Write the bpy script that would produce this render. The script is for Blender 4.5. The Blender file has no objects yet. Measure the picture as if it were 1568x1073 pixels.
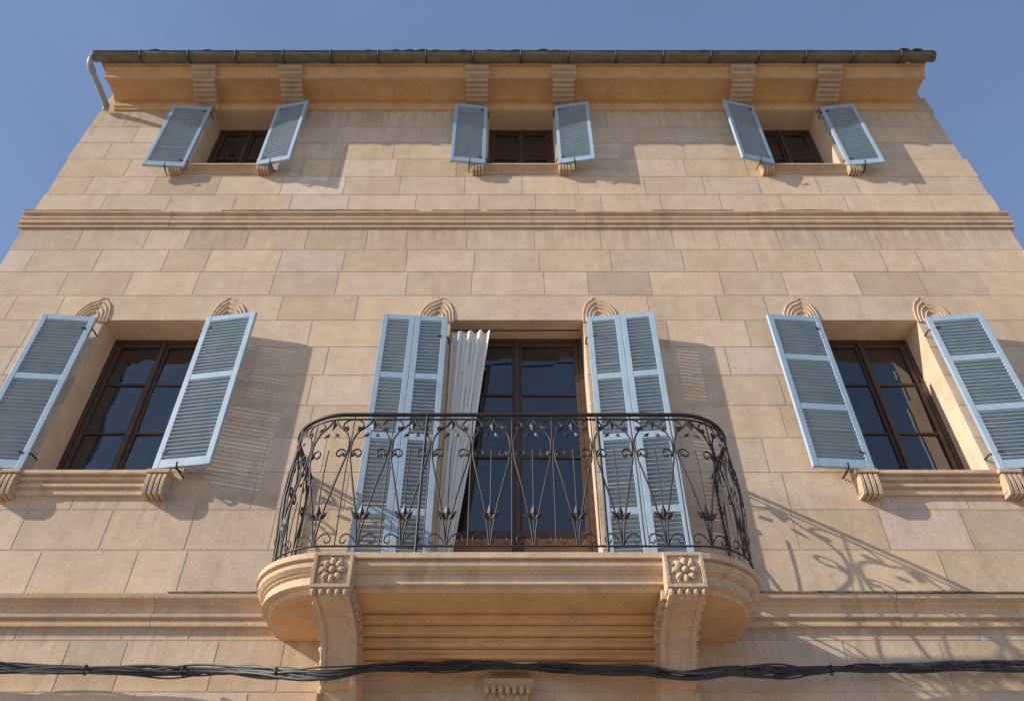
import bpy, math, random, bmesh
from mathutils import Vector, Matrix
random.seed(7)
R=random.uniform
scn=bpy.context.scene

# ---------------------------------------------------------------- materials
def newmat(name):
    m=bpy.data.materials.new(name); m.use_nodes=True
    nt=m.node_tree; b=nt.nodes['Principled BSDF']
    return m,nt,b
def ramp(nt,fac,stops):
    r=nt.nodes.new('ShaderNodeValToRGB'); e=r.color_ramp.elements
    while len(e)<len(stops): e.new(0.5)
    for i,(p,c) in enumerate(stops):
        e[i].position=p; e[i].color=(*c,1) if len(c)==3 else c
    nt.links.new(fac,r.inputs[0]); return r.outputs[0]
def mixc(nt,a,b,fac,mode='MIX'):
    m=nt.nodes.new('ShaderNodeMix'); m.data_type='RGBA'; m.blend_type=mode
    for sock,val in ((m.inputs[0],fac),(m.inputs[6],a),(m.inputs[7],b)):
        if hasattr(val,'is_output'): nt.links.new(val,sock)
        elif isinstance(val,(int,float)): sock.default_value=val
        else: sock.default_value=(*val,1)
    return m.outputs[2]
def noise(nt,scale,detail=4,rough=.6,vec=None,dist=0):
    n=nt.nodes.new('ShaderNodeTexNoise'); n.inputs['Scale'].default_value=scale
    n.inputs['Detail'].default_value=detail; n.inputs['Roughness'].default_value=rough
    n.inputs['Distortion'].default_value=dist
    if vec: nt.links.new(vec,n.inputs['Vector'])
    return n.outputs[0]
def coords(nt,scale=(1,1,1)):
    tc=nt.nodes.new('ShaderNodeTexCoord'); mp=nt.nodes.new('ShaderNodeMapping')
    mp.inputs['Scale'].default_value=scale
    nt.links.new(tc.outputs['Object'],mp.inputs[0]); return mp.outputs[0]

def stone(name,ca,cb,use_tint=False,stain=.35,bump=.35,grime=(.26,.19,.14),pits=False,lime=.35):
    m,nt,b=newmat(name); v=coords(nt)
    big=noise(nt,.9,2,.6,v); mid=noise(nt,5,4,.7,v); fine=noise(nt,55,1,.7,v)
    col=mixc(nt,ca,cb,ramp(nt,big,[(.35,(0,0,0)),(.65,(1,1,1))]))
    col=mixc(nt,col,ramp(nt,mid,[(.3,(.84,.83,.82)),(.7,(1.08,1.07,1.06))]),.9,'MULTIPLY')
    col=mixc(nt,col,ramp(nt,fine,[(.3,(.80,.80,.80)),(.6,(1.05,1.05,1.05))]),.6,'MULTIPLY')
    if use_tint:
        at=nt.nodes.new('ShaderNodeAttribute'); at.attribute_name='tint'
        col=mixc(nt,col,at.outputs['Color'],1.0,'MULTIPLY')
    vs=coords(nt,(3.0,3.0,.35)); st=noise(nt,1.6,3,.7,vs)
    col=mixc(nt,col,grime,ramp(nt,st,[(.54,(0,0,0)),(.80,(stain,stain,stain))]))
    if pits:
        # rain-wash soiling hanging below the projecting courses
        sx=nt.nodes.new('ShaderNodeSeparateXYZ'); nt.links.new(v,sx.inputs[0])
        mu=nt.nodes.new('ShaderNodeMath'); mu.operation='DIVIDE'; mu.inputs[1].default_value=13; nt.links.new(sx.outputs['Z'],mu.inputs[0])
        O=(0,0,0); I=(1,1,1)
        hz=ramp(nt,mu.outputs[0],[(.295,O),(.3258,I),(.3275,O),(.383,O),(.425,(.75,.75,.75)),(.428,O),(.695,O),(.734,I),(.736,O),(.895,O),(.953,I)])
        s2=noise(nt,3.2,4,.7,coords(nt,(3.5,3.5,.30)))
        sm=mixc(nt,hz,ramp(nt,s2,[(.40,(0,0,0)),(.70,(.62,.62,.62))]),1.0,'MULTIPLY')
        col=mixc(nt,col,(.30,.215,.155),sm)
    pt=noise(nt,2.1,4,.75,v,.4)
    col=mixc(nt,col,(.78,.68,.56),ramp(nt,pt,[(.62,(0,0,0)),(.68,(lime,lime,lime))]))
    nt.links.new(col,b.inputs['Base Color']); b.inputs['Roughness'].default_value=.9
    b.inputs['Specular IOR Level'].default_value=.2
    h=noise(nt,18,4,.75,v)
    if pits:
        vo=nt.nodes.new('ShaderNodeTexVoronoi'); vo.inputs['Scale'].default_value=20
        nt.links.new(v,vo.inputs['Vector'])
        pp=ramp(nt,vo.outputs['Distance'],[(.10,(0,0,0)),(.2,(1,1,1))])
        pm=ramp(nt,big,[(.48,(0,0,0)),(.58,(1,1,1))])
        h=mixc(nt,h,mixc(nt,(1,1,1),pp,pm),.4)
    bp=nt.nodes.new('ShaderNodeBump'); bp.inputs['Strength'].default_value=bump; bp.inputs['Distance'].default_value=.02
    nt.links.new(h,bp.inputs['Height']); nt.links.new(bp.outputs[0],b.inputs['Normal'])
    return m

M_WALL=stone('sandstone_blocks',(.74,.55,.385),(.79,.61,.445),True,.3,.20,pits=True)
M_MORTAR=stone('lime_mortar',(.80,.67,.55),(.72,.60,.49),False,.2,.2)
M_TRIM=stone('sandstone_trim',(.72,.51,.345),(.77,.57,.40),False,.45,.25)
M_CORN=stone('ochre_cornice',(.76,.46,.235),(.80,.52,.285),False,.3,.2,lime=.15)
M_REV=stone('reveal_render',(.74,.55,.39),(.78,.60,.44),False,.2,.12)
M_CARVE=stone('carved_stone',(.72,.55,.39),(.60,.44,.30),False,.55,.45)

def paint(name,ca,cb,rough=.5,scale=8,chip=None,bump=.1,streak=None,chipth=.62):
    m,nt,b=newmat(name); v=coords(nt)
    col=mixc(nt,ca,cb,ramp(nt,noise(nt,scale,4,.7,v),[(.35,(0,0,0)),(.65,(1,1,1))]))
    if streak:
        s=noise(nt,5,4,.75,coords(nt,(5,5,.7)))
        col=mixc(nt,col,streak,ramp(nt,s,[(.50,(0,0,0)),(.75,(.55,.55,.55))]))
    if chip:
        col=mixc(nt,col,chip,ramp(nt,noise(nt,24,4,.8,v),[(chipth,(0,0,0)),(chipth+.05,(.8,.8,.8))]))
    nt.links.new(col,b.inputs['Base Color']); b.inputs['Roughness'].default_value=rough
    if bump:
        bp=nt.nodes.new('ShaderNodeBump'); bp.inputs['Strength'].default_value=bump; bp.inputs['Distance'].default_value=.01
        nt.links.new(noise(nt,50,2,.7,v),bp.inputs['Height']); nt.links.new(bp.outputs[0],b.inputs['Normal'])
    return m
M_BLUE=paint('blue_shutter_paint',(.37,.49,.61),(.43,.55,.66),.5,5,(.50,.50,.47),0,(.28,.35,.40),.66)
M_LOUVSHADE=paint('shaded_louvre_paint',(.31,.41,.50),(.38,.48,.56),.55,5,(.42,.45,.46),0,(.24,.29,.33),.66)  # darker copy of the shutter blue: shade between slats put into the colour
M_WOOD=paint('brown_window_wood',(.060,.033,.020),(.10,.055,.033),.5,12,None,0)
M_WOODSUN=paint('sunlit_tone_door_wood',(.36,.18,.075),(.28,.14,.06),.5,12,None,0)  # orange tone carries the sunlight on the kick panels in its colour
M_IRON=paint('wrought_iron',(.018,.015,.014),(.045,.032,.025),.5,30,None,0)
M_GUT=paint('weathered_gutter',(.12,.11,.08),(.24,.20,.145),.75,7,(.34,.30,.22),.5)
M_CRUST=paint('lichen_crust',(.10,.085,.065),(.30,.23,.16),.9,6,None,.4)
M_STRAP=paint('gutter_strap_metal',(.04,.035,.03),(.08,.06,.05),.6,20,None,0)
M_PIPE=paint('zinc_pipe',(.45,.47,.46),(.34,.35,.34),.5,10,None,0)
M_CABLE=paint('black_cable_sheath',(.018,.018,.02),(.05,.05,.052),.5,10,None,0)
M_CABLESUN=paint('sunlit_tone_cable_sheath',(.16,.155,.15),(.09,.09,.09),.5,10,None,0)  # paler copy of the black sheath, sunlight painted in as grey
M_TILE=paint('terracotta_tile',(.20,.13,.09),(.30,.22,.16),.85,9,(.12,.10,.07),.5)
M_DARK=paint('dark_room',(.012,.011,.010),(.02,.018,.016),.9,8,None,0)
M_CURT=paint('white_curtain_cloth',(.90,.87,.80),(.86,.82,.75),.9,3,None,0)
M_CURT.node_tree.nodes['Principled BSDF'].inputs['Specular IOR Level'].default_value=.05
M_PAVE=paint('stone_paving',(.32,.27,.21),(.38,.33,.26),.85,2,(.26,.22,.18),.4)
M_STREET=paint('street_ground',(.26,.215,.165),(.30,.25,.195),.9,.7,(.23,.19,.15),0)
m,nt,b=newmat('window_glass'); v=coords(nt)
b.inputs['Base Color'].default_value=(.012,.014,.020,1); b.inputs['Roughness'].default_value=.02
b.inputs['IOR'].default_value=2.0
bp=nt.nodes.new('ShaderNodeBump'); bp.inputs['Strength'].default_value=.3; bp.inputs['Distance'].default_value=.03
nt.links.new(noise(nt,2.2,1,.5,v),bp.inputs['Height']); nt.links.new(bp.outputs[0],b.inputs['Normal'])
M_GLASS=m

# ---------------------------------------------------------------- helpers
def empty(name,loc=(0,0,0)):
    o=bpy.data.objects.new(name,None); scn.collection.objects.link(o); o.location=loc; return o
class MB:
    def __init__(s): s.v=[]; s.f=[]; s.t=[]
    def face(s,pts,t=1.0):
        i=len(s.v); s.v+= [tuple(p) for p in pts]; s.f.append(tuple(range(i,i+len(pts)))); s.t.append(t)
    def box(s,x0,x1,y0,y1,z0,z1,fn=None,t=1.0):
        c=[(x,y,z) for x in (x0,x1) for y in (y0,y1) for z in (z0,z1)]
        if fn: c=[tuple(fn(*p)) for p in c]
        i=len(s.v); s.v+=c
        for f in ((0,1,3,2),(4,6,7,5),(0,4,5,1),(2,3,7,6),(0,2,6,4),(1,5,7,3)):
            s.f.append(tuple(i+k for k in f)); s.t.append(t)
    def prism(s,prof,x0,x1):   # prof list of (y,z)
        n=len(prof); i=len(s.v)
        s.v+=[(x0,y,z) for y,z in prof]+[(x1,y,z) for y,z in prof]
        for k in range(n):
            s.f.append((i+k,i+(k+1)%n,i+n+(k+1)%n,i+n+k)); s.t.append(1)
        s.f.append(tuple(i+k for k in range(n))); s.t.append(1)
        s.f.append(tuple(i+n+k for k in reversed(range(n)))); s.t.append(1)
    def ell(s,c,r,fn=None,nu=10,nv=6):
        i=len(s.v)
        for a in range(nv+1):
            th=math.pi*a/nv
            for b_ in range(nu):
                ph=2*math.pi*b_/nu
                p=(c[0]+r[0]*math.sin(th)*math.cos(ph),c[1]+r[1]*math.sin(th)*math.sin(ph),c[2]+r[2]*math.cos(th))
                s.v.append(tuple(fn(*p)) if fn else p)
        for a in range(nv):
            for b_ in range(nu):
                s.f.append((i+a*nu+b_,i+(a+1)*nu+b_,i+(a+1)*nu+(b_+1)%nu,i+a*nu+(b_+1)%nu)); s.t.append(1)
    def obj(s,name,mat,parent=None,bevel=0,smooth=False,recalc=True):
        me=bpy.data.meshes.new(name); me.from_pydata(s.v,[],s.f); me.update()
        if recalc:
            bm=bmesh.new(); bm.from_mesh(me); bmesh.ops.recalc_face_normals(bm,faces=bm.faces); bm.to_mesh(me); bm.free()
        ca=me.color_attributes.new('tint','FLOAT_COLOR','CORNER')
        for p in me.polygons:
            t=s.t[p.index]; c=(t,t,t,1) if isinstance(t,(int,float)) else (*t,1)
            for li in p.loop_indices: ca.data[li].color=c
            p.use_smooth=smooth
        me.materials.append(mat)
        o=bpy.data.objects.new(name,me); scn.collection.objects.link(o)
        if parent: o.parent=parent
        if bevel:
            b=o.modifiers.new('bev','BEVEL'); b.width=bevel; b.segments=2; b.limit_method='ANGLE'
        return o
def catmull(pts,n=6):
    pts=[Vector(p) for p in pts]; out=[]
    P=[pts[0]*2-pts[1]]+pts+[pts[-1]*2-pts[-2]]
    for i in range(1,len(P)-2):
        a,b_,c,d=P[i-1],P[i],P[i+1],P[i+2]
        for k in range(n):
            t=k/n
            out.append(.5*((2*b_)+(c-a)*t+(2*a-5*b_+4*c-d)*t*t+(3*b_-a-3*c+d)*t**3))
    out.append(pts[-1]); return out
def curves(name,lines,rad,mat,parent=None,res=2):
    cu=bpy.data.curves.new(name,'CURVE'); cu.dimensions='3D'; cu.bevel_depth=rad; cu.bevel_resolution=res; cu.use_fill_caps=True
    for L in lines:
        sp=cu.splines.new('POLY'); sp.points.add(len(L)-1)
        for i,p in enumerate(L): sp.points[i].co=(p[0],p[1],p[2],1)
        sp.use_smooth=True
    cu.materials.append(mat)
    o=bpy.data.objects.new(name,cu); scn.collection.objects.link(o)
    if parent: o.parent=parent
    return o

house=empty('stone_townhouse')
XL,XR=-6.38,6.50
FL=4.39   # balcony floor level
MID=[(-4.75,-3.52,5.76,7.886),(3.55,4.72,5.76,7.886)]
DOOR=(-.715,.83,FL,7.886)
TOP=[(-4.62,-3.60,10.88,12.40),(-.36,.64,10.88,12.40),(3.72,4.71,10.88,12.40)]
GF=[(-1.1,1.1,.15,3.25),(-4.9,-3.5,1.2,3.0),(3.5,4.9,1.2,3.0)]
HOLES=MID+[DOOR]+TOP+GF

# ---------------------------------------------------------------- wall
def sub(r,h):
    x0,x1,z0,z1=r; a0,a1,b0,b1=h
    if a0>=x1 or a1<=x0 or b0>=z1 or b1<=z0: return [r]
    o=[]
    if z1>b1: o.append((x0,x1,b1,z1))
    if z0<b0: o.append((x0,x1,z0,b0))
    zz0,zz1=max(z0,b0),min(z1,b1)
    if x0<a0: o.append((x0,a0,zz0,zz1))
    if x1>a1: o.append((a1,x1,zz0,zz1))
    return o
wb=MB()
z=9.548
low=[]
while z>0: low.append((max(z-.4165,0),z)); z-=.4165
up=[]
z=9.85
while z<12.7: up.append((z,z+.42)); z+=.42
allrows=low+[(9.548,9.85)]+up
g=.0044
for ri,(z0,z1) in enumerate(allrows):
    lint=abs(z1-8.298)<.02
    xs=[XL]; x=XL+(.42 if ri%2 else .83)+R(-.1,.1)
    while x<XR-.25:
        xs.append(x); x+=R(.76,.93) if R(0,1)>.12 else R(.45,.6)
    xs.append(XR)
    if lint:
        sp=[(h[0]-.16,h[1]+.16) for h in MID+[DOOR]]
        xs=[x for x in xs if not any(a-.15<x<b_+.15 for a,b_ in sp)]
        for a,b_ in sp: xs+= [a,b_]
        xs.sort()
    for i in range(len(xs)-1):
        a,b_=xs[i],xs[i+1]
        t=R(.90,1.05); w=R(-.055,.055)
        q_=R(0,1)
        if q_<.09: t*=.90
        if q_>.96: t*=1.06; w=-.10
        tint=(t*(1+w*.3),t,t*(1-w*1.3))
        first,last=(i==0),(i==len(xs)-2)
        sa,sb_=R(-.0015,.0015),R(-.0015,.0015)
        r=(a+(0 if first else g+R(-.0015,.001)),b_-(0 if last else g+R(-.0015,.001)),z0+g+sa,z1-g+sb_)
        ps=[r]
        for h in HOLES:
            ps=[q for p in ps for q in sub(p,h)]
        for p in ps:
            if first: wb.box(p[0]-R(0,.04),p[1],0,.30,p[2],p[3],t=tint)
            elif last: wb.box(p[0],p[1]+R(0,.06),0,.30,p[2],p[3],t=tint)
            else: wb.face([(p[0],0,p[2]),(p[1],0,p[2]),(p[1],0,p[3]),(p[0],0,p[3])],tint)
wb.obj('wall_blocks',M_WALL,house,recalc=False)
mb=MB()
cx=sorted(set([XL+.01,XR-.01]+[h[0] for h in HOLES]+[h[1] for h in HOLES]))
cz=sorted(set([0,12.95]+[h[2] for h in HOLES]+[h[3] for h in HOLES]))
for i in range(len(cx)-1):
    for j in range(len(cz)-1):
        mx,mz=(cx[i]+cx[i+1])/2,(cz[j]+cz[j+1])/2
        if any(h[0]<mx<h[1] and h[2]<mz<h[3] for h in HOLES): continue
        mb.face([(cx[i],.0035,cz[j]),(cx[i+1],.0035,cz[j]),(cx[i+1],.0035,cz[j+1]),(cx[i],.0035,cz[j+1])])
mb.obj('wall_mortar',M_MORTAR,house,recalc=False)
qf=MB()
for k in range(30):
    side=random.choice((-1,1,1)); z=R(3.5,12.3)
    xx=(XL-.005) if side<0 else XR+.02
    qf.ell((xx,R(.06,.25),z),(R(.03,.07),R(.05,.12),R(.05,.16)),None,6,4)
qf.obj('weathered_quoins',M_MORTAR,house)
rv=MB(); dk=MB()
DEP=.46
for h in HOLES:
    x0,x1,z0,z1=h
    rv.face([(x0,0,z0),(x0,DEP,z0),(x0,DEP,z1),(x0,0,z1)])
    rv.face([(x1,0,z0),(x1,0,z1),(x1,DEP,z1),(x1,DEP,z0)])
    rv.face([(x0,0,z1),(x0,DEP,z1),(x1,DEP,z1),(x1,0,z1)])
    rv.face([(x0,0,z0),(x1,0,z0),(x1,DEP,z0),(x0,DEP,z0)])
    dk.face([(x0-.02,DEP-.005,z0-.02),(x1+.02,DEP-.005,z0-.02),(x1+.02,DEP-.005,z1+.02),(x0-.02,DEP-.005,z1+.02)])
rv.obj('window_reveals',M_REV,house,recalc=False)
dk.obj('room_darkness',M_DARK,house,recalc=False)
bd=MB()
bd.face([(XL+.012,.31,0),(XL+.012,9,0),(XL+.012,9,12.9),(XL+.012,.31,12.9)])
bd.face([(XR-.012,.31,0),(XR-.012,9,0),(XR-.012,9,12.9),(XR-.012,.31,12.9)])
bd.face([(XL,9,0),(XR,9,0),(XR,9,12.9),(XL,9,12.9)])
bd.obj('side_and_back_walls',M_REV,house,recalc=False)

# ---------------------------------------------------------------- string courses, cornice
st=MB()
upprof=[(.02,9.545),(-.025,9.550),(-.03,9.590),(-.018,9.595),(-.018,9.607),(-.05,9.615),(-.055,9.66),(-.03,9.668),(-.03,9.70),(-.05,9.71),(-.05,9.735),(-.035,9.745),(-.035,9.775),(-.075,9.79),(-.08,9.82),(-.065,9.828),(.02,9.845)]
x=XL-.09
while x<XR+.07:
    x2=min(x+R(1.6,2.4),XR+.08)
    if XR+.08-x2<.6: x2=XR+.08
    dy=R(-.003,.003); dz=R(-.002,.002)
    st.prism([(y+(dy if y<0 else 0),z+dz) for y,z in upprof],x,x2-.004); x=x2
lowprof=[(.02,4.235),(-.04,4.24),(-.045,4.28),(-.028,4.286),(-.028,4.30),(-.065,4.31),(-.07,4.335),(-.045,4.345),(-.045,4.40),(-.07,4.42),(-.07,4.44),(-.12,4.455),(-.13,4.495),(.02,4.51)]
for a,b_ in ((XL-.05,-2.04),(2.0,XR+.05)):
    x=a
    while x<b_-.01:
        x2=x+R(1.3,1.9)
        if b_-x2<.5: x2=b_
        dy=R(-.003,.003); dz=R(-.002,.002)
        st.prism([(y+(dy if y<0 else 0),z+dz) for y,z in lowprof],x,x2-.004); x=x2
st.obj('string_courses',M_TRIM,house,bevel=.004)
cap=MB()
for a,b_,zt,yy in ((XL-.05,-2.04,4.506,-.134),(2.0,XR+.05,4.506,-.134),(XL-.09,XR+.08,9.838,-.078)):
    x=a; h0=.004
    while x<b_-.02:
        x2=min(b_,x+R(.05,.16)); h0=max(-.004,min(.009,h0+R(-.003,.003)))
        if h0>0: cap.box(x,x2-.0005,yy-h0*.4,-.01,zt-.008,zt+h0)
        x=x2
cap.obj('string_course_lichen_crust',M_CRUST,house)

CX0,CX1=-6.24,6.33
co=MB()
co.prism([(.02,12.40),(-.025,12.405),(-.03,12.45),(-.05,12.465),(-.055,12.52),(-.035,12.53),(-.035,12.66),(.02,12.66)],CX0+.05,CX1-.05)
co.prism([(.02,12.62),(-.06,12.625),(-.12,12.655),(-.24,12.665),(-.40,12.645),(-.41,12.605),(-.45,12.605),(-.455,12.665),(-.47,12.675),(-.49,12.72),(-.54,12.745),(-.545,12.79),(-.57,12.80),(-.57,12.86),(.02,12.88)],CX0,CX1)
co.obj('cornice',M_CORN,house,bevel=.005)
br=MB()
for cxb in (-4.71,-3.38,-.534,.787,3.53,4.86):
    w=.165
    n=7; pts=[]
    for k in range(n):
        a=k/(n-1)
        pts.append((-.07-.40*(a**.8),12.42+.20*a**1.6))
    br.prism([(0,12.43)]+[(p[0]+.02,p[1]+.012) for p in pts]+[(-.47,12.66),(0,12.66)],cxb-w+.02,cxb+w-.02)
    for k,(y,zc) in enumerate(pts):
        br.box(cxb-w,cxb+w,y-.018,y+.018,zc-.018,zc+.03)
    br.box(cxb-w-.03,cxb+w+.03,-.52,-.43,12.60,12.675)
    br.box(cxb-w-.02,cxb+w+.02,-.585,-.5,12.68,12.80)
    for k in range(5):
        xx=cxb-w+.02+k*(2*w-.04)/4
        br.box(xx-.018,xx+.018,-.075,-.03,12.34,12.43)
br.obj('cornice_brackets',M_CARVE,house,bevel=.005)

# gutter
gu=MB(); GY,GZ,GR=-.665,12.835,.088
x=-6.36; segs=[]
while x<6.40:
    x2=min(x+.722,6.41); segs.append((x,x2)); x=x2
segs=[s for s in segs if s[1]-s[0]>.01]
for (a,b_) in segs:
    dz=R(-.009,.009); r0=GR+R(-.002,.004); r1=GR-.006
    n=12
    for k in range(n):
        t0=math.pi+math.pi*k/n; t1=math.pi+math.pi*(k+1)/n
        def P(x,r,t,d=dz): return (x,GY+r*math.cos(t),GZ+d+r*math.sin(t))
        gu.face([P(a,r0,t0),P(b_+.03,r1,t0),P(b_+.03,r1,t1),P(a,r0,t1)])
        gu.face([P(a,r0-.012,t0),P(a,r0-.012,t1),P(b_,r1-.012,t1),P(b_,r1-.012,t0)])
        gu.face([P(a,r0,t0),P(a,r0,t1),P(a,r0-.012,t1),P(a,r0-.012,t0)])
for xe in (-6.36,6.415):
    gu.face([(xe,GY+GR*math.cos(math.pi+math.pi*k/12),GZ+GR*math.sin(math.pi+math.pi*k/12)) for k in range(13)])
gu.obj('roof_gutter',M_GUT,house,recalc=False)
L=[]
for (a,b_) in segs[1:]:
    L.append([(a,GY+(GR+.007)*math.cos(t),GZ+(GR+.007)*math.sin(t)) for t in [math.pi*.93+math.pi*1.14*k/14 for k in range(15)]])
curves('gutter_straps',L,.013,M_STRAP,house)
curves('gutter_lip',[[(-6.36,GY-GR,GZ+.002),(6.415,GY-GR,GZ+.002)]],.010,M_STRAP,house)
pl=[catmull([(-6.39,-.66,12.86),(-6.41,-.65,12.76),(-6.40,-.58,12.66),(-6.34,-.36,12.54),(-6.28,-.12,12.42),(-6.275,-.05,12.34)],6)]
curves('rain_downpipe',pl,.045,M_PIPE,house,4)
curves('pipe_collars',[pl[0][2:5],pl[0][12:15],pl[0][24:27]],.055,M_PIPE,house,4)
rf=MB()
sl=.28
rf.prism([(-.60,12.885),(-.60,12.91),(4.3,12.91+4.9*sl),(9.3,12.9),(9.3,12.86)],CX0-.1,CX1+.06)
x=CX0-.05
while x<CX1:
    r=.095; off=R(-.04,.05); zz=R(-.04,.0) if R(0,1)>.15 else R(.01,.03)
    n=8
    for (ya,yb) in ((-.70+off,1.8),(1.8,4.3)):
        for k in range(n):
            t0=math.pi*k/n; t1=math.pi*(k+1)/n
            def Q(y,t): return (x+r*math.cos(t),y,12.915+zz+(y+.6)*sl+r*.75*math.sin(t))
            rf.face([Q(ya,t0),Q(yb,t0),Q(yb,t1),Q(ya,t1)])
    x+=.205
rf.obj('tiled_roof',M_TILE,house,recalc=False)

# ---------------------------------------------------------------- sills + ornaments
si=MB(); fl=MB()
def sill(x0,x1,zt,h,pr,bw):
    s=h/.23
    prof=[(.02,zt-.23*s),(-.30*pr,zt-.225*s),(-.34*pr,zt-.18*s),(-.22*pr,zt-.172*s),(-.22*pr,zt-.16*s),(-.55*pr,zt-.15*s),(-.55*pr,zt-.12*s),(-.38*pr,zt-.112*s),(-.38*pr,zt-.10*s),(-.74*pr,zt-.085*s),(-.76*pr,zt-.06*s),(-.6*pr,zt-.055*s),(-.6*pr,zt-.045*s),(-pr,zt-.035*s),(-pr,zt+.004),(.02,zt+.004)]
    si.prism(prof,x0-.12,x1+.12)
    si.box(x0+.002,x1-.002,-.0,.36,zt-.02,zt+.008)
    for c in (x0-.12,x1+.10):
        a=c-bw/2; b_=c+bw/2
        fl.box(a,b_,-pr*.9,.01,zt-h*1.0,zt-.03)
        n=4
        for k in range(n):
            xx=a+(k+.5)*bw/n
            pp=[]
            for q in range(7):
                u=q/6
                pp.append((-pr*(.95+.35*math.sin(math.pi*(.15+.6*(1-u)))),zt-.05-u*(h*.95)))
            fl.prism([(0,zt-.05)]+pp+[(0,zt-.05-h*.95)],xx-bw/n*.36,xx+bw/n*.36)
        fl.box(a-.012,b_+.012,-pr*1.32,.01,zt-.045,zt-.005)
for h in MID: sill(h[0],h[1],5.757,.235,.11,.20)
for h in TOP: sill(h[0],h[1],10.877,.13,.09,.17)
si.obj('window_sills',M_TRIM,house,bevel=.003)
fl.obj('sill_brackets',M_CARVE,house,bevel=.004)
orn=MB(); ol=[]
for h in MID+[DOOR]:
    for c,sg in ((h[0]-.17,1),(h[1]+.20,-1)):
        def arch(sc,yy):
            W=.20*sc; Hh=.36*sc; ax=c+sg*.06*sc
            pts=[]
            for k in range(9):
                u=k/8; pts.append((c-W+(ax-c+W)*(1-math.cos(u*math.pi/2)),yy,7.85+Hh*math.sin(u*math.pi/2)**.85))
            q=[]
            for k in range(9):
                u=k/8; q.append((c+W+(ax-c-W)*(1-math.cos(u*math.pi/2)),yy,7.85+Hh*math.sin(u*math.pi/2)**.85))
            return pts[:-1]+[(ax,yy,7.85+.40*sc)]+list(reversed(q))[1:]
        for sc,yy in ((1,-.008),(.82,-.012),(.64,-.014),(.44,-.016)):
            ol.append(arch(sc,yy))
        a=arch(1,-.008)
        orn.face(a)
        for k in range(len(a)-1):
            orn.face([a[k],a[k+1],(a[k+1][0],.01,a[k+1][2]),(a[k][0],.01,a[k][2])])
orn.obj('label_ornament_plates',M_TRIM,house,recalc=False)
curves('label_ornament_ribs',ol,.009,M_TRIM,house)

# ---------------------------------------------------------------- windows
fr=MB(); gl=MB(); pn=MB()
def window(h,y,bars,kick=0):
    x0,x1,z0,z1=h; z0+=.01
    F=.05
    fr.box(x0,x0+F,y,y+.07,z0,z1); fr.box(x1-F,x1,y,y+.07,z0,z1)
    fr.box(x0+F,x1-F,y+.001,y+.069,z1-F,z1); fr.box(x0+F,x1-F,y+.001,y+.069,z0,z0+F)
    xc=(x0+x1)/2
    fr.box(xc-.022,xc+.022,y-.022,y+.012,z0+F,z1-F)
    for (a,b_) in ((x0+F,xc),(xc,x1-F)):
        S=.055
        y2=y+.012
        fr.box(a+.002,a+S,y2,y2+.045,z0+F,z1-F); fr.box(b_-S,b_-.002,y2,y2+.045,z0+F,z1-F)
        zb=z0+F+.002+kick
        if kick:
            pn.box(a+S,b_-S,y2+.012,y2+.03,z0+F,zb)
            pn.box(a+S+.06,b_-S-.06,y2+.002,y2+.012,z0+F+.08,zb-.06)
        fr.box(a+S,b_-S,y2+.001,y2+.044,z1-F-.06,z1-F-.001); fr.box(a+S,b_-S,y2+.001,y2+.044,zb,zb+.07)
        zs=[zb+.07]+[z0+(z1-z0)*q for q in bars]+[z1-F-.06]
        for q in zs[1:-1]: fr.box(a+S,b_-S,y2+.006,y2+.036,q-.014,q+.014)
        for k in range(len(zs)-1):
            t1,t2=R(-.008,.008),R(-.008,.008)
            gl.face([(a+S,y2+.025+t1,zs[k]),(b_-S,y2+.025-t1+t2,zs[k]),(b_-S,y2+.025-t2,zs[k+1]),(a+S,y2+.025+t2,zs[k+1])])
window(MID[0],.34,(.36,.68)); window(MID[1],.34,(.36,.68))
window(DOOR,.32,(.52,.76),.82)
for h in TOP: window(h,.34,(.5,))
for h in GF[1:]: window(h,.25,(.5,))
fr.obj('window_frames',M_WOOD,house,bevel=.004)
gl.obj('window_panes',M_GLASS,house,recalc=False)
gd=MB()
gd.box(-1.1,1.1,.2,.26,.15,3.25)
for a in (-1.0,.08):
    for zz in (.35,1.3,2.3): gd.box(a,a+.92,.17,.2,zz,zz+.8)
gd.obj('entrance_door',M_WOODSUN,house,bevel=.01)
pn.obj('door_kick_panels',M_WOODSUN,house,bevel=.004)

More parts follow.
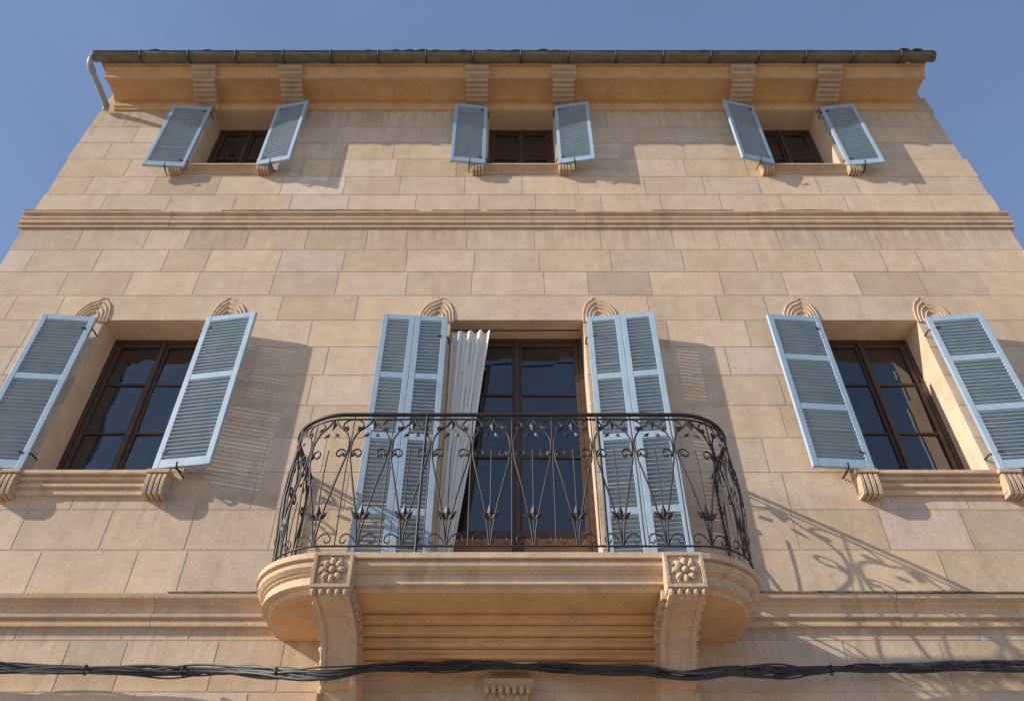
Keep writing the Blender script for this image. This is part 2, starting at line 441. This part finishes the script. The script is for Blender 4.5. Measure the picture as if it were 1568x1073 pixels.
# ---------------------------------------------------------------- shutters
sh=MB(); lv=MB(); hw=[]
def shutter(hx,z0,z1,w,side,ang,rails,cols=1,hy=-.10,pitch=.046):
    a=math.radians(ang); d=Vector((side*math.cos(a),-math.sin(a),0)); n=Vector((-side*math.sin(a),-math.cos(a),0))
    H=z1-z0; T=.042; sag=R(-.006,.006)
    def fn(x,y,z): return Vector((hx,hy,z0))+d*x-n*y+Vector((0,0,z+sag*x/w))
    S=.062 if H>1.7 else .05
    xs=[0,w] if cols==1 else [0,w/2,w]
    zs=[0]+[H*q for q in rails]+[H]
    base=R(12,24)
    for c in range(len(xs)-1):
        a0=xs[c]+.002; a1=xs[c+1]-.002
        sh.box(a0,a0+S,-T/2,T/2,0,H,fn); sh.box(a1-S,a1,-T/2,T/2,0,H,fn)
        for k in range(len(zs)):
            if k==0: r0,r1=0,.10
            elif k==len(zs)-1: r0,r1=H-.075,H
            else: r0,r1=zs[k]-.04,zs[k]+.04
            sh.box(a0+S,a1-S,-T/2+.002,T/2-.002,r0,r1,fn)
            if k<len(zs)-1:
                lo=r1; hi=(H-.075) if k+1==len(zs)-1 else zs[k+1]-.04
                nn=max(3,int((hi-lo)/pitch)); stp=(hi-lo)/nn
                for q in range(nn):
                    zc=lo+(q+.5)*stp; tl=math.radians(base+R(-3,3)-(R(8,25) if R(0,1)<.04 else 0))
                    def f2(x,y,z,zc=zc,tl=tl):
                        yy=y*math.cos(tl)-z*math.sin(tl); z2=-y*math.sin(tl)+z*math.cos(tl)
                        return fn(x,yy,zc+z2)
                    lv.box(a0+S-.003,a1-S+.003,-.021,.025,-.0045,.0045,f2)
    for q in (.09,.91):
        p0=fn(-.02,-.0,H*q); hw.append([p0+Vector((0,-hy,0)),p0,fn(.10,-T/2-.004,H*q)])
    hw.append([fn(w*.45,.03,-.02),fn(w*.45,-.03,-.03),fn(w*.45,-.05,.035)])
    hw.append([fn(w*.45,.12,-.035),fn(w*.45,-.02,-.025)])
shutter(-4.77,5.765,7.82,.60,-1,5,(.56,))
shutter(-3.50,5.765,7.82,.60,1,9,(.56,))
shutter(3.53,5.765,7.82,.62,-1,5,(.36,.69))
shutter(4.745,5.765,7.82,.62,1,7,(.36,.69))
shutter(-.735,FL+.05,7.82,.74,-1,4,(.25,.50,.735),2)
shutter(.855,FL+.05,7.82,.77,1,7,(.25,.50,.735),2)
shutter(-4.60,10.76,12.31,.58,-1,4,(),pitch=.06)
shutter(-3.60,10.80,12.34,.51,1,12,())
shutter(-.375,10.84,12.34,.50,-1,6,())
shutter(.655,10.84,12.35,.52,1,9,())
shutter(3.705,10.84,12.35,.50,-1,13,())
shutter(4.725,10.80,12.32,.51,1,6,())
sh.obj('shutter_frames',M_BLUE,house,bevel=.004)
lv.obj('shutter_louvres',M_LOUVSHADE,house)
curves('shutter_ironmongery',hw,.009,M_IRON,house)

# ---------------------------------------------------------------- curtain
cu=MB(); nx,nz=72,40
for i in range(nx):
    for j in range(nz):
        def C(u,w):
            zz=7.74-w*(7.74-FL-.03)
            wid=.44-.27*min(1,w*1.2)
            x=-.695+u*wid+.02*math.sin(w*5)*w
            amp=.020
            return (x,.045+amp*math.sin(u*math.pi*2*3.7+.5*math.sin(w*3))+.005*math.sin(u*23+w*6),zz+.012*math.sin(u*27)*(1-w))
        cu.face([C(i/nx,j/nz),C((i+1)/nx,j/nz),C((i+1)/nx,(j+1)/nz),C(i/nx,(j+1)/nz)])
co_=cu.obj('door_curtain',M_CURT,None,smooth=True)
bm=bmesh.new(); bm.from_mesh(co_.data); bmesh.ops.remove_doubles(bm,verts=bm.verts,dist=1e-5); bm.to_mesh(co_.data); bm.free()
curves('curtain_rod',[[(-.70,.045,7.765),(.80,.045,7.765)]],.010,M_IRON,house)

# ---------------------------------------------------------------- balcony
bal=empty('balcony')
def outline(off,xs=2.05,yf=1.08,r=.66,cxm=-.03):
    xs-=off; yf-=off; r=max(.05,r-off*.6); P=[(-xs,0.0)]
    for k in range(15):
        t=math.pi/2*k/14
        P.append((-xs+r-r*math.cos(t),-yf+r-r*math.sin(t)))
    q=[(-x,y) for x,y in reversed(P)]
    return [(x+cxm,y) for x,y in P+q]
sb=MB()
prof=[(0,0),(0,-.045),(.035,-.05),(.035,-.065),(.018,-.07),(.022,-.10),(.045,-.125),(.060,-.128),(.060,-.142),(.078,-.147),(.08,-.20),(.072,-.203),(.072,-.222),(.12,-.226),(.122,-.25),(.14,-.26)]
rings=[[(x,y,FL+z) for x,y in outline(o)] for o,z in prof]
for a in range(len(rings)-1):
    for k in range(len(rings[0])-1):
        sb.face([rings[a][k],rings[a][k+1],rings[a+1][k+1],rings[a+1][k]])
sb.face(rings[0])
sb.obj('balcony_slab',M_TRIM,bal,recalc=False)
sb2=MB(); sb2.face(list(reversed(rings[-1]))); sb2.obj('slab_underside',M_CORN,bal,recalc=False)
rb=MB()
n=5; zb=FL-.258
for k in range(n):
    a=k/n
    y1=-.52*(1-a)**.9-.03; z1=zb-.056*k
    rb.prism([(.0,z1),(y1,z1),(y1-.014,z1-.010),(y1-.014,z1-.028),(y1+.03,z1-.034),(y1+.04,z1-.0561),(.0,z1-.0561)],-1.22,1.17)
rb.obj('ribbed_cove',M_CORN,bal,bevel=.003)
cb=MB(); ca=MB()
for c in (-1.335,1.285):
    w=.148
    ca.box(c-w,c+w,-1.115,-.75,FL-.315,FL-.03)
    pr=[(0,FL-.20),(-1.04,FL-.20),(-1.08,FL-.318),(-1.06,FL-.335),(-.98,FL-.35),(-.86,FL-.36),(-.74,FL-.38),(-.62,3.97),(-.52,3.90),(-.45,3.80),(-.40,3.70),(-.38,3.66),(-.30,3.64),(-.27,3.56),(-.22,3.40),(-.12,3.28),(0,3.22)]
    cb.prism(pr,c-w+.012,c+w-.012)
    for s in (-1,1):
        for k in range(2,len(pr)-6):
            (y0,z0),(y1,z1)=pr[k],pr[k+1]
            xx=c+s*(w-.03)
            cb.prism([(y0,z0+.01),(y0-.006,z0-.014),(y1-.006,z1-.014),(y1,z1+.01)],xx-.02,xx+.02)
        inner=(s>0)==(c<0)
        if inner:
            for k in range(7):
                yy=-.98+.58*k/6
                j=min(range(3,len(pr)),key=lambda q:abs(pr[q][0]-yy))
                zz=pr[j][1]+.05
                xx=c+s*(w-.0)
                ca.box(xx-.028,xx+.022,yy-.026,yy+.026,zz-.035,zz+.03)
        else:
            xx=c+s*(w-.005)
            for (vy,vz,v0) in ((-.34,3.95,.13),(-.66,4.10,.075),(-.22,3.60,.08)):
                for k in range(26):
                    t=k*.36+1.2; rr=v0*math.exp(-.11*k*.36)
                    ca.ell((xx,vy+rr*math.cos(t),vz+rr*math.sin(t)),(.03,.022,.022),None,8,5)
            for k in range(9):
                t=k/8; yy=-.88+.7*t; zz=FL-.31-.42*t**1.8
                def tilt(x,y,z,yy=yy,zz=zz,t=t):
                    al=.5+.9*t; dy,dz=y-yy,z-zz
                    return (x,yy+dy*math.cos(al)-dz*math.sin(al),zz+dy*math.sin(al)+dz*math.cos(al))
                ca.ell((xx,yy,zz),(.032,.055,.024),tilt,8,5)
    for k in range(5):
        ca.ell((c-w+.03+k*.059,-1.10,FL-.325),(.026,.03,.034),None,8,5)
    F=-1.118; cz0=FL-.165
    for (a0,a1,b0,b1) in ((-w,w,.112,.138),(-w,w,-.138,-.112),(-w,-w+.028,-.112,.112),(w-.028,w,-.112,.112)):
        ca.box(c+a0,c+a1,F-.016,F+.01,cz0+b0,cz0+b1)
    for k in range(8):
        t=2*math.pi*k/8
        def rf_(x,y,z,t=t):
            return (c+x*math.cos(t)-z*math.sin(t),y,cz0+x*math.sin(t)+z*math.cos(t))
        ca.ell((.066,F-.004,0),(.036,.026,.024),rf_,8,6)
        ca.ell((.098,F-.002,.02),(.012,.014,.012),rf_,6,4)
    ca.ell((c,F-.01,cz0),(.026,.03,.026),None,10,6)
cb.obj('corbels',M_TRIM,bal,bevel=.004)
ca.obj('corbel_carving',M_CARVE,bal,bevel=.003)
kz=MB()
kz.box(-.22,.17,-.14,.0,3.70,3.78); kz.box(-.18,.13,-.12,.0,3.25,3.70)
for k in range(7):
    kz.ell((-.20+k*.055,-.15,3.69),(.024,.03,.04),None,8,5)
for k in range(30):
    kz.ell((R(-.16,.11),-.125,R(3.3,3.64)),(R(.02,.035),.03,R(.02,.04)),None,8,5)
kz.obj('portal_keystone',M_CARVE,house,bevel=.004)

# railing path
xs,yf,r,cm=1.975,1.01,.52,.0
pathp=[]
def addp(p): pathp.append(Vector((p[0]+cm,p[1])))
for k in range(6): addp((-xs,-(yf-r)*k/6))
for k in range(25):
    t=math.pi/2*k/24; addp((-xs+r-r*math.cos(t),-(yf-r)-r*math.sin(t)))
for k in range(1,40): addp((-xs+r+(2*xs-2*r)*k/40,-yf))
for k in range(25):
    t=math.pi/2*(1-k/24); addp((xs-r+r*math.cos(t),-(yf-r)-r*math.sin(t)))
for k in range(5,-1,-1): addp((xs,-(yf-r)*k/6))
cum=[0]
for i in range(1,len(pathp)): cum.append(cum[-1]+(pathp[i]-pathp[i-1]).length)
TL=cum[-1]
def at(s):
    s=max(0,min(TL-1e-6,s))
    for i in range(1,len(cum)):
        if cum[i]>=s:
            u=(s-cum[i-1])/(cum[i]-cum[i-1]); p=pathp[i-1].lerp(pathp[i],u); d=(pathp[i]-pathp[i-1]).normalized()
            return p,d
Z0=FL+.055; HR=1.30
def RP(s,z,o=0):
    p,d=at(s); nrm=Vector((d.y,-d.x))
    ob=.035*math.sin(math.pi*min(1,max(0,z/HR)))**2
    if s<.15 or s>TL-.15: ob=0
    return Vector((p.x+nrm.x*(o+ob),p.y+nrm.y*(o+ob),Z0+z))
top=[RP(s*TL/160,HR) for s in range(161)]
curves('railing_top_rail',[top],.019,M_IRON,bal,3)
curves('railing_lower_rails',[[RP(s*TL/160,.03) for s in range(161)],[RP(s*TL/160,HR-.05) for s in range(161)]],.009,M_IRON,bal)
NU=16; U=TL/NU
bars=[];thin=[];lf=MB()
def CR(c,pts,m,lst,n=5):
    P=catmull([(m*a+R(-.002,.002),b_*HR/1.25+R(-.002,.002),0) for a,b_ in pts],n)
    lst.append([RP(c+p.x,p.y) for p in P])
def leaf(c,z,ang,ln,wd):
    z*=HR/1.25; ang+=R(-.08,.08)
    ca_,sa=math.cos(ang),math.sin(ang)
    def q(a,b_,oo): return RP(c+a*ca_-b_*sa, z+a*sa+b_*ca_, oo)
    base=q(0,0,0); tip=q(ln,0,.012); l=q(ln*.45,wd,.0); r_=q(ln*.45,-wd,.0); mid=q(ln*.45,0,.016); mb_=q(ln*.45,0,-.008)
    for t in ((base,l,mid),(l,tip,mid),(tip,r_,mid),(r_,base,mid),(base,l,mb_),(l,tip,mb_),(tip,r_,mb_),(r_,base,mb_)): lf.face(t)
for u in range(NU):
    c=(u+.5)*U; k=U/.34
    for m_ in (-1,1):
        mm=m_*k
        CR(c,[(.006,.03),(.018,.16),(.045,.32),(.095,.55),(.135,.72),(.150,.80),(.140,.86),(.105,.885),(.072,.865),(.070,.825),(.095,.81),(.108,.832)],mm,bars)
        CR(c,[(.150,.80),(.158,.90),(.150,.99),(.115,1.07),(.070,1.11),(.035,1.15),(.012,1.20)],mm,bars)
        CR(c,[(.165,1.20),(.120,1.19),(.088,1.15),(.085,1.10),(.108,1.08),(.128,1.10),(.118,1.125)],mm,bars)
        CR(c,[(.004,.03),(.040,.10),(.090,.13),(.128,.105),(.130,.065),(.100,.055),(.088,.08)],mm,thin)
        leaf(c,.24,math.pi/2-m_*.85,.11,.028); leaf(c+m_*.07*k,1.13,math.pi/2-m_*2.2,.08,.02)
        leaf(c+m_*.02,1.06,-math.pi/2+m_*.7,.08,.02); leaf(c+m_*.145*k,.80,math.pi/2+m_*.5,.07,.016)
    CR(c,[(0,.03),(0,.30),(0,.88)],1,thin); leaf(c,.24,math.pi/2,.14,.028); leaf(c,1.20,-math.pi/2,.14,.028)
    thin.append([RP(u*U,.03+(HR-.05)*q/8) for q in range(9)])
curves('railing_scrolls',bars,.0080,M_IRON,bal)
curves('railing_thin_bars',thin,.0058,M_IRON,bal)
lf.obj('railing_leaves',M_IRON,bal,recalc=False)
posts=[]
for s in (0.02,TL*.145,TL*.365,TL*.635,TL*.855,TL-.02):
    posts.append([RP(s,-.06),RP(s,.3),RP(s,.6),RP(s,.9),RP(s,HR)])
curves('railing_posts',posts,.012,M_IRON,bal)

# ---------------------------------------------------------------- cables
cab=empty('utility_cables')
base=[(-9,-.10,3.90),(-6.0,-.10,3.86),(-4.4,-.12,3.86),(-3.0,-.13,3.84),(-2.3,-.18,3.82),(-1.75,-.42,3.72),(-1.37,-.54,3.66),(-1.05,-.45,3.74),(-.6,-.22,3.84),(0,-.15,3.87),(.6,-.2,3.83),(1.0,-.42,3.74),(1.33,-.54,3.65),(1.7,-.42,3.73),(2.3,-.18,3.82),(3.4,-.13,3.87),(5,-.12,3.86),(9,-.10,3.86)]
def strand(seed,amp,dz):
    rr=random.Random(seed); ph=[rr.uniform(0,6.3) for _ in range(6)]
    P=catmull(base,14); out=[]
    for p in P:
        a=amp*(math.sin(p.x*1.7+ph[0])+.6*math.sin(p.x*4.1+ph[1])); b_=amp*(math.sin(p.x*2.3+ph[2])+.6*math.sin(p.x*5.2+ph[3])+.4*math.sin(p.x*9+ph[4]))
        out.append((p.x,min(p.y+a*.6,-.02),p.z+b_*.9+dz))
    return out
curves('cable_bundle',[strand(i,.017,R(-.016,.016)) for i in range(6)],.014,M_CABLE,cab)
curves('cable_thin',[strand(20+i,.028,R(-.02,.02)) for i in range(4)],.007,M_CABLE,cab)
curves('cable_sunlit_tone',[strand(40,.02,.02)],.009,M_CABLESUN,cab)  # one strand coloured as if the sun caught it
ties=[]
x=-6
while x<6.4:
    pt=min(strand(99,0,0),key=lambda p:abs(p[0]-x))
    ties.append([(pt[0],pt[1]+.038*math.cos(t),pt[2]+.038*math.sin(t)) for t in [2*math.pi*k/10 for k in range(11)]])
    x+=R(.7,1.1)
curves('cable_ties',ties,.006,M_CABLE,cab)

# ---------------------------------------------------------------- ground
gm=MB(); gm.face([(-400,-400,0),(400,-400,0),(400,400,0),(-400,400,0)]); gm.obj('street',M_STREET,None,recalc=False)
pm=MB(); pm.box(-40,40,-1.5,-.001,.004,.13)
pm.obj('pavement',M_PAVE,None,bevel=.015)

# ---------------------------------------------------------------- light
sd=Vector((-4.1,-1.3,2.3)).normalized()
elev=math.asin(sd.z); az=math.atan2(sd.x,sd.y)
w=bpy.data.worlds.new('World'); scn.world=w; w.use_nodes=True; nt=w.node_tree
bg=nt.nodes['Background']; sky=nt.nodes.new('ShaderNodeTexSky'); sky.sky_type='NISHITA'; sky.sun_disc=False
sky.sun_elevation=elev; sky.sun_rotation=az; sky.air_density=1.0; sky.dust_density=.6; sky.ozone_density=1.8
tc=nt.nodes.new('ShaderNodeTexCoord')
mp=nt.nodes.new('ShaderNodeMapping'); mp.inputs['Scale'].default_value=(1.5,1.5,3); mp.inputs['Rotation'].default_value=(0,.3,.6)
nt.links.new(tc.outputs['Generated'],mp.inputs[0])
cl=noise(nt,1.6,5,.55,mp.outputs[0],.4)
cf=ramp(nt,cl,[(.35,(.25,.25,.25)),(.85,(.36,.36,.36))])
col=mixc(nt,sky.outputs[0],(2.6,3.9,6.9),cf)
nt.links.new(col,bg.inputs[0]); bg.inputs[1].default_value=.125
sl_=bpy.data.lights.new('sun','SUN'); sl_.energy=5; sl_.angle=math.radians(.5); sl_.color=(1,.92,.80)
so_=bpy.data.objects.new('sun',sl_); scn.collection.objects.link(so_); so_.rotation_euler=sd.to_track_quat('Z','Y').to_euler()
so_.location=(-20,-10,20)

cd=bpy.data.cameras.new('camera'); cd.lens=27.25; cd.sensor_width=36; cd.clip_end=2000; cd.clip_start=.05
cam=bpy.data.objects.new('camera',cd); scn.collection.objects.link(cam)
cam.location=(0,-6.5,1.6); cam.rotation_euler=(math.radians(90+41.8),0,0)
scn.camera=cam
scn.view_settings.view_transform='Standard'; scn.view_settings.look='None'; scn.view_settings.exposure=0
